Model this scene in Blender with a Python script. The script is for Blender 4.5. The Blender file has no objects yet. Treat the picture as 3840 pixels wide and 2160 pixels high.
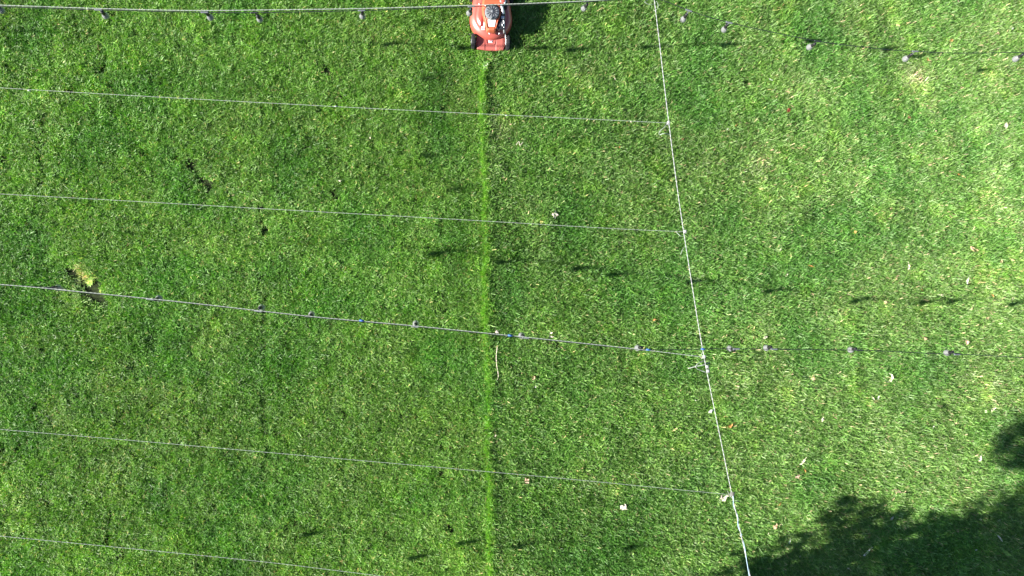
import bpy, bmesh, math, random
import numpy as np
from mathutils import Vector, Matrix, Euler, noise as mnoise

random.seed(11)
rng = np.random.default_rng(7)
R = math.radians
scene = bpy.context.scene
col = scene.collection

# ------------------------------------------------------------------ camera
F = 2561.0                       # focal length in pixels of the 3840 px wide frame
CAM_H = 8.4
NADIR = (1715.0, 1178.0)         # pixel right below the drone
n = Vector((NADIR[0] - 1920, -(NADIR[1] - 1080), -F)).normalized()
Zc = -n
Xc = (Vector((1, 0, 0)) - Zc * Zc.x).normalized()
Yc = Zc.cross(Xc)
C2W = Matrix((Xc, Yc, Zc))
cam_data = bpy.data.cameras.new('drone_camera')
cam_data.sensor_width = 36
cam_data.lens = 36 * F / 3840
cam_data.clip_start = 0.1
cam_data.clip_end = 400
cam = bpy.data.objects.new('drone_camera', cam_data)
cam.matrix_world = Matrix.Translation((0, 0, CAM_H)) @ C2W.to_4x4()
col.objects.link(cam)
scene.camera = cam


def at(u, v, z=0.0):
    d = C2W @ Vector((u - 1920, -(v - 1080), -F))
    t = (z - CAM_H) / d.z
    return Vector((d.x * t, d.y * t, z))


# ------------------------------------------------------------------ light
SUN_ELEV = R(28)
SHADOW_DIR = Vector((1, 0.15, 0)).normalized()
ray = Vector((SHADOW_DIR.x * math.cos(SUN_ELEV), SHADOW_DIR.y * math.cos(SUN_ELEV), -math.sin(SUN_ELEV)))
sun_data = bpy.data.lights.new('sun', 'SUN')
sun_data.energy = 5.0
sun_data.angle = R(0.53)
sun_data.color = (1.0, 0.955, 0.88)
sun = bpy.data.objects.new('sun', sun_data)
sun.rotation_euler = ray.to_track_quat('-Z', 'Y').to_euler()
sun.location = (-10, -2, 12)
col.objects.link(sun)

world = bpy.data.worlds.new('World')
scene.world = world
world.use_nodes = True
wn = world.node_tree
sky = wn.nodes.new('ShaderNodeTexSky')
sky.sky_type = 'NISHITA'
sky.sun_disc = False
sky.air_density = 0.8
sky.dust_density = 0.3
sky.ozone_density = 1.5
sky.sun_elevation = SUN_ELEV
sky.sun_rotation = math.atan2(-SHADOW_DIR.x, -SHADOW_DIR.y)
bg = wn.nodes['Background']
bg.inputs['Strength'].default_value = 0.05
wn.links.new(sky.outputs[0], bg.inputs['Color'])

scene.view_settings.view_transform = 'Standard'
scene.view_settings.look = 'None'
scene.view_settings.gamma = 1
scene.view_settings.use_curve_mapping = False
scene.view_settings.exposure = 1.95
scene.render.engine = 'CYCLES'
scene.cycles.max_bounces = 6
scene.cycles.diffuse_bounces = 3
scene.cycles.transmission_bounces = 5
scene.cycles.transparent_max_bounces = 6


# ------------------------------------------------------------------ helpers
def mat(name, color, rough=0.5, spec=0.5, metal=0.0, trans=0.0, vary=0.0, scale=40.0, bump=0.0, ior=1.45):
    m = bpy.data.materials.new(name)
    m.use_nodes = True
    nt = m.node_tree
    p = nt.nodes['Principled BSDF']
    p.inputs['Base Color'].default_value = (*color, 1)
    p.inputs['Roughness'].default_value = rough
    p.inputs['Specular IOR Level'].default_value = spec
    p.inputs['Metallic'].default_value = metal
    p.inputs['Transmission Weight'].default_value = trans
    p.inputs['IOR'].default_value = ior
    if vary or bump:
        tc = nt.nodes.new('ShaderNodeTexCoord')
        nz = nt.nodes.new('ShaderNodeTexNoise')
        nz.inputs['Scale'].default_value = scale
        nz.inputs['Detail'].default_value = 5
        nt.links.new(tc.outputs['Object'], nz.inputs['Vector'])
        if vary:
            mx = nt.nodes.new('ShaderNodeMix')
            mx.data_type = 'RGBA'
            mx.inputs['A'].default_value = (*[c * (1 - vary) for c in color], 1)
            mx.inputs['B'].default_value = (*[min(1, c * (1 + vary)) for c in color], 1)
            nt.links.new(nz.outputs['Fac'], mx.inputs['Factor'])
            nt.links.new(mx.outputs['Result'], p.inputs['Base Color'])
        if bump:
            b = nt.nodes.new('ShaderNodeBump')
            b.inputs['Strength'].default_value = bump
            b.inputs['Distance'].default_value = 0.01
            nt.links.new(nz.outputs['Fac'], b.inputs['Height'])
            nt.links.new(b.outputs['Normal'], p.inputs['Normal'])
    return m


def link(name, bm, material, parent=None, smooth=False, loc=(0, 0, 0), rot=(0, 0, 0)):
    me = bpy.data.meshes.new(name)
    bmesh.ops.recalc_face_normals(bm, faces=bm.faces[:])
    bm.to_mesh(me)
    bm.free()
    for m in (material if isinstance(material, (list, tuple)) else [material]):
        me.materials.append(m)
    if smooth:
        for p in me.polygons:
            p.use_smooth = True
    o = bpy.data.objects.new(name, me)
    o.location = loc
    o.rotation_euler = rot
    col.objects.link(o)
    if parent is not None:
        o.parent = parent
    return o


def empty(name, loc=(0, 0, 0)):
    o = bpy.data.objects.new(name, None)
    o.location = loc
    o.empty_display_size = 0.2
    col.objects.link(o)
    return o


def tag(o, label=None, cat=None, group=None, kind=None):
    if label:
        o['label'] = label
    if cat:
        o['category'] = cat
    if group:
        o['group'] = group
    if kind:
        o['kind'] = kind
    return o


def tube(bm, pts, r, seg=8, r_end=None):
    pts = [Vector(p) for p in pts]
    rings = []
    up = Vector((0, 0, 1))
    for i, p in enumerate(pts):
        t = (pts[min(i + 1, len(pts) - 1)] - pts[max(i - 1, 0)]).normalized()
        a = t.cross(up)
        if a.length < 1e-3:
            a = t.cross(Vector((1, 0, 0)))
        a.normalize()
        b = t.cross(a).normalized()
        rr = r if r_end is None else r + (r_end - r) * i / (len(pts) - 1)
        rings.append([bm.verts.new(p + a * rr * math.cos(2 * math.pi * k / seg) + b * rr * math.sin(2 * math.pi * k / seg)) for k in range(seg)])
    for q in range(len(rings) - 1):
        for k in range(seg):
            bm.faces.new((rings[q][k], rings[q][(k + 1) % seg], rings[q + 1][(k + 1) % seg], rings[q + 1][k]))
    bm.faces.new(rings[0][::-1])
    bm.faces.new(rings[-1])


def lathe(bm, prof, seg=16, axis='Z', origin=(0, 0, 0)):
    """prof: list of (radius, height)"""
    o = Vector(origin)
    rings = []
    for r, h in prof:
        ring = []
        for k in range(seg):
            a = 2 * math.pi * k / seg
            c, s = max(r, 1e-5) * math.cos(a), max(r, 1e-5) * math.sin(a)
            if axis == 'Z':
                p = Vector((c, s, h))
            else:
                p = Vector((h, c, s))
            ring.append(bm.verts.new(o + p))
        rings.append(ring)
    for q in range(len(rings) - 1):
        for k in range(seg):
            bm.faces.new((rings[q][k], rings[q][(k + 1) % seg], rings[q + 1][(k + 1) % seg], rings[q + 1][k]))
    bm.faces.new(rings[0][::-1])
    bm.faces.new(rings[-1])


def box(bm, x0, x1, y0, y1, z0, z1, bevel=0.0):
    vs = [bm.verts.new((x, y, z)) for z in (z0, z1) for y in (y0, y1) for x in (x0, x1)]
    fs = [bm.faces.new([vs[i] for i in q]) for q in ((0, 2, 3, 1), (4, 5, 7, 6), (0, 1, 5, 4), (2, 6, 7, 3), (0, 4, 6, 2), (1, 3, 7, 5))]
    if bevel:
        es = list({e for f in fs for e in f.edges})
        bmesh.ops.bevel(bm, geom=es, offset=bevel, segments=2, affect='EDGES', profile=0.6)


def loft(bm, loops, cap0=True, cap1=True):
    rings = [[bm.verts.new(p) for p in lp] for lp in loops]
    N = len(rings[0])
    for q in range(len(rings) - 1):
        for k in range(N):
            bm.faces.new((rings[q][k], rings[q][(k + 1) % N], rings[q + 1][(k + 1) % N], rings[q + 1][k]))
    if cap0:
        bm.faces.new(rings[0][::-1])
    if cap1:
        bm.faces.new(rings[-1])


def smooth_path(pts, per=8):
    """Catmull-Rom through the points"""
    pts = [Vector(p) for p in pts]
    P = [pts[0] * 2 - pts[1]] + pts + [pts[-1] * 2 - pts[-2]]
    out = []
    for i in range(1, len(P) - 2):
        for k in range(per):
            t = k / per
            a, b, c, d = P[i - 1], P[i], P[i + 1], P[i + 2]
            out.append(0.5 * ((2 * b) + (c - a) * t + (2 * a - 5 * b + 4 * c - d) * t * t + (3 * b - a - 3 * c + d) * t ** 3))
    out.append(P[-2])
    return out


def vnoise(x, y, scale, seed):
    """smooth value noise in 0..1 on numpy arrays; scale = metres per cell"""
    r = np.random.default_rng(seed)
    g = r.random((256, 256))
    X, Y = x / scale + 97.3, y / scale + 61.7
    xi, yi = np.floor(X).astype(int), np.floor(Y).astype(int)
    fx, fy = X - xi, Y - yi
    fx, fy = fx * fx * (3 - 2 * fx), fy * fy * (3 - 2 * fy)
    xi, yi = xi % 255, yi % 255
    return (g[xi, yi] * (1 - fx) + g[xi + 1, yi] * fx) * (1 - fy) + (g[xi, yi + 1] * (1 - fx) + g[xi + 1, yi + 1] * fx) * fy


def fbm(x, y, scale, seed, octaves=3):
    s, a, tot = 0, 1.0, 0
    for k in range(octaves):
        s = s + a * vnoise(x, y, scale / 2 ** k, seed + k)
        tot += a
        a *= 0.55
    return s / tot


# ------------------------------------------------------------------ ground
bm = bmesh.new()
bmesh.ops.create_grid(bm, x_segments=40, y_segments=40, size=150)
gm = bpy.data.materials.new('soil_and_thatch')
gm.use_nodes = True
nt = gm.node_tree
p = nt.nodes['Principled BSDF']
p.inputs['Roughness'].default_value = 1
p.inputs['Specular IOR Level'].default_value = 0.1
tc = nt.nodes.new('ShaderNodeTexCoord')
n1 = nt.nodes.new('ShaderNodeTexNoise')
n1.inputs['Scale'].default_value = 28
n1.inputs['Detail'].default_value = 8
n1.inputs['Roughness'].default_value = 0.7
cr = nt.nodes.new('ShaderNodeValToRGB')
cr.color_ramp.elements[0].position = 0.35
cr.color_ramp.elements[0].color = (0.012, 0.016, 0.008, 1)
cr.color_ramp.elements[1].position = 0.68
cr.color_ramp.elements[1].color = (0.04, 0.065, 0.018, 1)
e = cr.color_ramp.elements.new(0.52)
e.color = (0.022, 0.03, 0.012, 1)
nt.links.new(tc.outputs['Object'], n1.inputs['Vector'])
nt.links.new(n1.outputs['Fac'], cr.inputs['Fac'])
sep = nt.nodes.new('ShaderNodeSeparateXYZ')
nt.links.new(tc.outputs['Object'], sep.inputs[0])


def beyond(axis, lim):
    a = nt.nodes.new('ShaderNodeMath')
    a.operation = 'ABSOLUTE'
    nt.links.new(sep.outputs[axis], a.inputs[0])
    b = nt.nodes.new('ShaderNodeMath')
    b.operation = 'GREATER_THAN'
    b.inputs[1].default_value = lim
    nt.links.new(a.outputs[0], b.inputs[0])
    return b.outputs[0]


mxm = nt.nodes.new('ShaderNodeMath')
mxm.operation = 'MAXIMUM'
nt.links.new(beyond('X', 9.0), mxm.inputs[0])
nt.links.new(beyond('Y', 5.6), mxm.inputs[1])
far = nt.nodes.new('ShaderNodeValToRGB')     # lawn too far off to show its blades
far.color_ramp.elements[0].position = .3
far.color_ramp.elements[0].color = (.035, .075, .016, 1)
far.color_ramp.elements[1].position = .7
far.color_ramp.elements[1].color = (.085, .15, .04, 1)
nt.links.new(n1.outputs['Fac'], far.inputs['Fac'])
mg = nt.nodes.new('ShaderNodeMix')
mg.data_type = 'RGBA'
nt.links.new(mxm.outputs[0], mg.inputs['Factor'])
nt.links.new(cr.outputs['Color'], mg.inputs['A'])
nt.links.new(far.outputs['Color'], mg.inputs['B'])
nt.links.new(mg.outputs['Result'], p.inputs['Base Color'])
ground = link('ground', bm, gm)
tag(ground, 'dark soil under the lawn', None, None, 'structure')

# ------------------------------------------------------------------ grass
NAD = at(*NADIR)
grass_mat = bpy.data.materials.new('grass_blades')
grass_mat.use_nodes = True
nt = grass_mat.node_tree
for nd in list(nt.nodes):
    nt.nodes.remove(nd)
out = nt.nodes.new('ShaderNodeOutputMaterial')
ac = nt.nodes.new('ShaderNodeAttribute')
ac.attribute_name = 'blade_color'
at_ = nt.nodes.new('ShaderNodeAttribute')
at_.attribute_type = 'INSTANCER'
at_.attribute_name = 'tint'
mul = nt.nodes.new('ShaderNodeMix')
mul.data_type = 'RGBA'
mul.blend_type = 'MULTIPLY'
mul.clamp_result = False
mul.inputs['Factor'].default_value = 1
nt.links.new(ac.outputs['Color'], mul.inputs['A'])
nt.links.new(at_.outputs['Color'], mul.inputs['B'])
pb = nt.nodes.new('ShaderNodeBsdfPrincipled')
pb.inputs['Roughness'].default_value = 0.48
pb.inputs['Specular IOR Level'].default_value = 0.32
tr = nt.nodes.new('ShaderNodeBsdfTranslucent')
ms = nt.nodes.new('ShaderNodeMixShader')
ms.inputs['Fac'].default_value = 0.3
trc = nt.nodes.new('ShaderNodeMix')
trc.data_type = 'RGBA'
trc.blend_type = 'MULTIPLY'
trc.inputs['Factor'].default_value = 1
trc.clamp_result = False
trc.inputs['B'].default_value = (1.2, 1.5, 0.4, 1)
nt.links.new(mul.outputs['Result'], trc.inputs['A'])
nt.links.new(mul.outputs['Result'], pb.inputs['Base Color'])
nt.links.new(trc.outputs['Result'], tr.inputs['Color'])
nt.links.new(pb.outputs['BSDF'], ms.inputs[1])
nt.links.new(tr.outputs['BSDF'], ms.inputs[2])
nt.links.new(ms.outputs['Shader'], out.inputs['Surface'])

tufts = bpy.data.collections.new('grass_tufts')


def tuft_mesh(i, blades=64, rad=0.055):
    r = np.random.default_rng(100 + i)
    V, Fc, C = [], [], []
    for b in range(blades):
        a = r.random() * 2 * math.pi
        q = rad * math.sqrt(r.random())
        root = np.array((q * math.cos(a), q * math.sin(a), 0))
        L = r.normal(0.078, 0.017)
        az = r.random() * 2 * math.pi
        d = np.array((math.cos(az), math.sin(az), 0))
        th0 = abs(r.normal(0.28, 0.25))
        th1 = th0 + abs(r.normal(0.55, 0.35))
        tw = az + math.pi / 2 + r.normal(0, 0.5)
        w = np.array((math.cos(tw), math.sin(tw), 0)) * r.uniform(0.0021, 0.0038)
        z = np.array((0, 0, 1.0))
        mid = root + L * 0.55 * (d * math.sin(th0) + z * math.cos(th0))
        tip = mid + L * 0.45 * (d * math.sin(th1) + z * math.cos(th1))
        k = len(V)
        cut = r.random() < 0.5
        V += [root - w, root + w, mid + w * 0.95, mid - w * 0.95]
        if cut:
            V += [tip + w * 0.6, tip - w * 0.6]
            Fc += [(k, k + 1, k + 2, k + 3), (k + 3, k + 2, k + 4, k + 5)]
            nv = 6
        else:
            V += [tip]
            Fc += [(k, k + 1, k + 2, k + 3), (k + 3, k + 2, k + 4)]
            nv = 5
        u = r.random()
        if u < 0.50:
            c = np.array((0.068, 0.178, 0.026)) * r.uniform(0.65, 1.3)
        elif u < 0.80:
            c = np.array((0.108, 0.222, 0.042)) * r.uniform(0.75, 1.25)
        elif u < 0.975:
            c = np.array((0.17, 0.285, 0.095)) * r.uniform(0.8, 1.25)
        else:
            c = np.array((0.30, 0.27, 0.13)) * r.uniform(0.7, 1.2)
        C += [(*c, 1.0)] * nv
    me = bpy.data.meshes.new('grass_tuft')
    me.from_pydata([tuple(v) for v in V], [], Fc)
    ca = me.color_attributes.new('blade_color', 'FLOAT_COLOR', 'POINT')
    ca.data.foreach_set('color', np.array(C, dtype=np.float32).ravel())
    me.materials.append(grass_mat)
    o = bpy.data.objects.new('grass_tuft', me)
    tufts.objects.link(o)


NVAR = 14
for i in range(NVAR):
    tuft_mesh(i)

SP = 0.052
gx = np.arange(-8.6, 9.6, SP)
gy = np.arange(-5.4, 6.2, SP)
X, Y = np.meshgrid(gx, gy)
X = X.ravel() + rng.uniform(-0.5, 0.5, X.size) * SP
Y = Y.ravel() + rng.uniform(-0.5, 0.5, Y.size) * SP

line_top, line_bot = at(1816, 250), at(1842, 2160)
wob = (vnoise(X * 0 + 3.3, Y, 0.35, 5) - 0.5) * 0.05
lx = line_top.x + (Y - line_top.y) / (line_bot.y - line_top.y) * (line_bot.x - line_top.x) + wob
d_line = X - lx
front_y = at(0, 195).y
mown = d_line < 0
big = fbm(X, Y, 1.7, 21)
med = fbm(X, Y, 0.45, 31)
fine = fbm(X, Y, 0.14, 41)
lush = fbm(X, Y, 0.8, 51, 4)
pale = fbm(X, Y, 0.55, 61, 4)

h = np.where(mown, 0.62, 1.0)
h = h * (0.62 + 0.42 * med + 0.42 * fine)
# wheel tracks left by the mower, pressed and shaded
track = np.zeros_like(X)
for (u, v0, v1, s, wd) in ((985, 300, 2160, 1.0, .030), (1272, 330, 2160, 0.8, .022), (1425, 560, 2160, 0.45, .02), (1660, 330, 2160, 0.9, .026), (375, 1120, 1300, 0.9, .02),
                           (1180, 900, 2000, .35, .03), (560, 200, 2100, 0.35, .05), (770, 200, 2100, .3, .05), (160, 400, 2100, 0.3, .05)):
    a, b = at(u, v0), at(u + (v1 - v0) * 0.012, v1)
    cx = a.x + (Y - a.y) / (b.y - a.y) * (b.x - a.x) + (vnoise(X * 0 + u, Y, 0.6, 9) - 0.5) * 0.05
    act = np.clip((vnoise(X * 0 + u * .37, Y, 0.45, 13) - 0.25) * 2.2, 0, 1)
    track = np.maximum(track, s * act * np.exp(-((X - cx) / wd) ** 2) * ((Y < a.y) & (Y > b.y)))
h = h * (1 - 0.6 * track)
# ridge of uncut grass at the mowing edge
edge = np.exp(-((d_line - 0.012) / 0.02) ** 2) * (Y < front_y)
h = h * (1 + 0.25 * edge)
# just right of the edge the wheel has pressed a shaded groove
groove = np.exp(-((d_line - 0.12) / 0.05) ** 2) * (Y < front_y) * np.clip(vnoise(X * 0 + 8, Y, 0.5, 71) * 1.6 - .4, 0, 1)
h = h * (1 - 0.32 * groove)

tint = np.ones((X.size, 3))
# mown side: deep green, rather saturated; long side paler towards the right, blade sheen put into the tint
tint *= np.where(mown[:, None], np.array([[1.27, 1.21, .92]]), np.array([[1.26, 1.15, 1.18]]))
rightness = np.clip((X - 1.5) / 4.5, 0, 1)
tint *= (1 + np.outer(rightness, (0.62, 0.40, 0.85)))
tint *= (0.78 + 0.44 * big)[:, None]
lsh = np.clip((lush - 0.52) * 5, 0, 1)
tint *= 1 - np.outer(lsh, (0.34, 0.16, 0.30))
pl = np.clip((pale - 0.56) * 5, 0, 1)
tint *= 1 + np.outer(pl, (0.42, 0.22, 0.50))
yl = np.clip((fbm(X, Y, 0.22, 81, 2) - 0.63) * 6, 0, 1)
tint *= 1 + np.outer(yl, (0.22, 0.20, -0.05))
tint *= 1 + np.outer(edge, (0.12, 0.16, 0.05))  # sunlit look of the mowing edge put into the tint
tint *= rng.uniform(0.72, 1.28, X.size)[:, None]
# dark green, thick growth where the crop was never opened up
for (u, v, ru, rv, k) in ((1050, 1370, 170, 130, .5), (1640, 420, 80, 170, .4), (1700, 900, 70, 200, .35), (1900, 1080, 60, 200, .4), (800, 330, 200, 120, .25), (1620, 300, 60, 60, .3),
                          (2080, 1900, 160, 200, .25), (2150, 850, 200, 200, .2)):
    c = at(u, v)
    g = k * np.exp(-((X - c.x) / (ru * .0033)) ** 2 - ((Y - c.y) / (rv * .0033)) ** 2)
    tint *= 1 - np.outer(g, (1.0, .62, 1.0))

keep = rng.random(X.size) > np.clip(track * .75, 0, .8)
keep &= rng.random(X.size) > np.clip((0.33 - fbm(X, Y, 0.16, 91, 2)) * 4, 0, .4)
# two gouges torn into the turf


def seg_dist(a, b):
    ab = b - a
    t = np.clip(((X - a.x) * ab.x + (Y - a.y) * ab.y) / ab.length_squared, 0, 1)
    dx, dy = X - a.x - t * ab.x, Y - a.y - t * ab.y
    return np.hypot(dx, dy), t


for pts, w in ((((708, 614), (728, 640), (755, 672), (800, 712)), .05), (((655, 590), (650, 612)), .03),
               (((262, 1010), (285, 1035), (315, 1062)), .060), (((338, 1092), (362, 1108), (392, 1132)), .088)):
    P = [at(*q) for q in pts]
    for a, b in zip(P[:-1], P[1:]):
        dd, _ = seg_dist(a, b)
        dd = dd + (fine - .5) * .03
        keep &= ~((dd < w) & (rng.random(X.size) < .94))
        h = h * np.clip(0.45 + 0.55 * (dd / (w * 1.7)), 0.45, 1)
# straw at the right of the lower gouge
for a, b, w in ((at(290, 1008), at(345, 1075), .040), (at(345, 1075), at(372, 1100), .03)):
    dd, _ = seg_dist(a, b)
    g = np.exp(-(dd / (w * 1.3)) ** 2)
    tint = tint * (1 + np.outer(g, (3.0, .75, 4.2)))
    h = h * (1 - 0.45 * g)
# pale dry thatch patches on the right
for (u, v, r_) in ((3430, 290, 50), (3475, 410, 35), (2860, 600, 40), (2600, 1030, 45), (1880, 480, 50), (215, 1555, 60), (1700, 380, 60)):
    c = at(u, v)
    g = .5 * np.exp(-((X - c.x) ** 2 + (Y - c.y) ** 2) / (r_ * .0033) ** 2)
    tint = tint * (1 + np.outer(g, (1.3, .5, 1.5)))
    h = h * (1 - .3 * g)
# under the mower the grass is short
mo = at(1838, 169)
mown_edge_count = 700
ey = rng.uniform(-5.2, front_y, mown_edge_count)
under = (np.abs(X - mo.x) < .24) & (Y > mo.y - .1) & (Y < mo.y + .75)
h = np.where(under, 0.4, h)
X, Y, h, tint, med, d_line = X[keep], Y[keep], h[keep], tint[keep], med[keep], d_line[keep]
# the ragged uncut rim itself, small tufts tinted bright to look sunlit
ew = (vnoise(ey * 0 + 3.3, ey, 0.35, 5) - 0.5) * 0.05
ex = line_top.x + (ey - line_top.y) / (line_bot.y - line_top.y) * (line_bot.x - line_top.x) + ew + rng.normal(-0.01, .012, ey.size)
small = np.concatenate([np.ones(X.size), np.full(ey.size, .42)])
X, Y = np.concatenate([X, ex]), np.concatenate([Y, ey])
h = np.concatenate([h, rng.uniform(1.0, 1.3, ey.size)])
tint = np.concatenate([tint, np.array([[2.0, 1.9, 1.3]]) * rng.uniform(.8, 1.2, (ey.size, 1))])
N = X.size
pm = bpy.data.meshes.new('lawn_grass')
pm.vertices.add(N)
pm.vertices.foreach_set('co', np.stack([X, Y, np.zeros(N)], 1).astype(np.float32).ravel())
lean = 0.20
eu = np.stack([rng.normal(0, lean, N), rng.normal(0, lean, N), rng.random(N) * 2 * math.pi], 1)
wdt = rng.uniform(0.9, 1.15, N) * small
a1 = pm.attributes.new('rot', 'FLOAT_VECTOR', 'POINT')
a1.data.foreach_set('vector', eu.astype(np.float32).ravel())
a2 = pm.attributes.new('scl', 'FLOAT_VECTOR', 'POINT')
a2.data.foreach_set('vector', np.stack([wdt * (0.75 + .35 * h), wdt * (0.75 + .35 * h), h * rng.uniform(.85, 1.15, N)], 1).astype(np.float32).ravel())
a3 = pm.attributes.new('variant', 'INT', 'POINT')
a3.data.foreach_set('value', rng.integers(0, NVAR, N).astype(np.int32))
a4 = pm.attributes.new('tint', 'FLOAT_COLOR', 'POINT')
a4.data.foreach_set('color', np.concatenate([np.clip(tint, .1, 6), np.ones((N, 1))], 1).astype(np.float32).ravel())
pm.materials.append(grass_mat)
grass = bpy.data.objects.new('lawn_grass', pm)
col.objects.link(grass)
tag(grass, 'green lawn grass, mown short on the left, longer on the right', 'grass', None, 'stuff')
ng = bpy.data.node_groups.new('grass_scatter', 'GeometryNodeTree')
ng.interface.new_socket('Geometry', in_out='INPUT', socket_type='NodeSocketGeometry')
ng.interface.new_socket('Geometry', in_out='OUTPUT', socket_type='NodeSocketGeometry')
gi, go = ng.nodes.new('NodeGroupInput'), ng.nodes.new('NodeGroupOutput')
m2p = ng.nodes.new('GeometryNodeMeshToPoints')
iop = ng.nodes.new('GeometryNodeInstanceOnPoints')
ci = ng.nodes.new('GeometryNodeCollectionInfo')
ci.inputs['Collection'].default_value = tufts
ci.inputs['Separate Children'].default_value = True
ci.inputs['Reset Children'].default_value = True
iop.inputs['Pick Instance'].default_value = True


def named(nm, typ):
    nd = ng.nodes.new('GeometryNodeInputNamedAttribute')
    nd.data_type = typ
    nd.inputs['Name'].default_value = nm
    return nd.outputs['Attribute']


e2r = ng.nodes.new('FunctionNodeEulerToRotation')
ng.links.new(named('rot', 'FLOAT_VECTOR'), e2r.inputs[0])
ng.links.new(gi.outputs[0], m2p.inputs['Mesh'])
ng.links.new(m2p.outputs[0], iop.inputs['Points'])
ng.links.new(ci.outputs[0], iop.inputs['Instance'])
ng.links.new(named('variant', 'INT'), iop.inputs['Instance Index'])
ng.links.new(e2r.outputs[0], iop.inputs['Rotation'])
ng.links.new(named('scl', 'FLOAT_VECTOR'), iop.inputs['Scale'])
ng.links.new(iop.outputs[0], go.inputs[0])
md = grass.modifiers.new('scatter', 'NODES')
md.node_group = ng


# ------------------------------------------------------------------ tree below the frame (its shade lies on the lawn)
bark = mat('bark', (0.10, 0.075, 0.05), 0.9, 0.2, vary=0.4, scale=14, bump=0.8)
leafm = mat('tree_leaf', (0.05, 0.10, 0.025), 0.5, 0.4, vary=0.4, scale=3)


def shade_pt(u, v, z):
    """where at height z something must hang to shade the lawn at this pixel"""
    g = at(u, v)
    k = z / math.tan(SUN_ELEV)
    return Vector((g.x - SHADOW_DIR.x * k, g.y - SHADOW_DIR.y * k, z))


tree = empty('broadleaf_tree', (-2.2, -7.2, 0))
tag(tree, 'leafy tree below the frame that shades the lower right corner of the lawn', 'tree')
bm = bmesh.new()
tube(bm, smooth_path([(0, 0, 0), (0.05, 0.05, 1.2), (-0.05, 0.1, 2.4), (0.1, 0.2, 4.0), (0.1, 0.3, 5.6)], 4), 0.22, 12, 0.05)
blobs = []
T0 = tree.location
for (u, v, z, r_) in ((3050, 2140, 2.6, .55), (3400, 2130, 3.3, .75), (3800, 2050, 4.0, .75), (3600, 2020, 3.6, .42), (3330, 1975, 3.0, .30), (3180, 2010, 2.8, .25), (3950, 1950, 4.6, .7), (3840, 1900, 5.0, .25), (3240, 2180, 3.0, .6),
                      (3840, 1680, 5.1, .26), (3790, 1640, 4.9, .12), (3860, 1590, 5.2, .17), (3950, 1660, 5.4, .4), (3270, 1900, 3.1, .16), (3205, 1870, 2.9, .1), (3150, 1930, 2.8, .13), (2860, 2160, 2.2, .3), (2700, 2200, 2.0, .25),
                      
                      (3700, 2100, 3.9, .6), (3000, 2350, 2.6, .8), (3500, 2400, 3.6, 1.1), (4100, 2200, 5.0, 1.1), (4100, 2500, 5.0, 1.3), (3100, 2600, 3.0, 1.2), (3700, 2700, 4.2, 1.4), (4500, 2500, 6.2, 1.2), (3000, 2080, 2.5, .16), (2930, 2110, 2.4, .14)):
    c = shade_pt(u, v, z) - T0
    blobs.append((c, r_))
    if r_ > .2:
        tube(bm, smooth_path([(0.05, 0.15, max(1.6, c.z - 2.2)), Vector((0.05, 0.15, max(1.6, c.z - 2.2))).lerp(c, .5) + Vector((0, 0, .15)), c], 4), 0.05, 6, 0.012)
link('trunk', bm, bark, tree, True)
bm = bmesh.new()
for c, r_ in blobs:
    cnt = int(max(60, min(2600, 1500 * r_ ** 2)))
    for k in range(cnt):
        d = Vector((random.gauss(0, 1), random.gauss(0, 1), random.gauss(0, 1))).normalized() * r_ * random.random() ** .42
        p0 = c + Vector((d.x, d.y, d.z * .85))
        s = random.uniform(.035, .06) if r_ < .3 else random.uniform(.05, .085)
        q = Euler((random.uniform(-1, 1), random.uniform(-1, 1), random.uniform(0, 6.3))).to_matrix()
        bm.faces.new([bm.verts.new(p0 + q @ Vector(w) * s) for w in ((-1, 0, 0), (0, -.5, .1), (1, 0, 0), (0, .5, .1))])
crown = link('crown', bm, leafm, tree)
crown['kind'] = 'stuff'

# ------------------------------------------------------------------ posts that carry the lines, all outside the frame
wood = mat('grey_wood', (0.26, 0.20, 0.14), 0.85, 0.2, vary=0.35, scale=9, bump=0.5)
ZL = 2.0


def post(x, y, hgt, label):
    bm = bmesh.new()
    box(bm, -.05, .05, -.05, .05, 0, hgt, .006)
    bm2 = bmesh.new()
    lathe(bm2, [(.03, hgt), (.042, hgt + .004), (.03, hgt + .02), (.004, hgt + .035)], 12)
    t = empty('wooden_post', (x, y, 0))
    tag(t, label, 'post', 'posts around the lawn')
    link('shaft', bm, wood, t)
    link('cap', bm2, wood, t)


# ------------------------------------------------------------------ rope and twine
ropem = mat('white_rope', (0.30, 0.31, 0.30), 0.8, 0.2, vary=0.2, scale=160, bump=0.6)
twinem = mat('white_twine', (0.28, 0.31, 0.27), 0.8, 0.2, vary=0.22, scale=160, bump=0.4)
blackm = mat('black_cable', (0.012, 0.016, 0.015), 0.45, 0.5)
greym = mat('grey_cable', (0.10, 0.11, 0.12), 0.5, 0.4, vary=.4, scale=60)
bluem = mat('blue_clip', (0.03, 0.09, 0.30), 0.4)
socketm = mat('black_socket', (0.012, 0.012, 0.013), 0.4)
clearm = mat('frosted_bulb', (0.22, 0.225, 0.23), 0.2, 0.5, trans=0.4, ior=1.2)
filam = mat('amber_filament', (0.65, 0.25, 0.08), 0.4)
tapem = mat('silver_tape', (0.55, 0.57, 0.60), 0.35, 0.5, vary=.25, scale=60)


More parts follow.
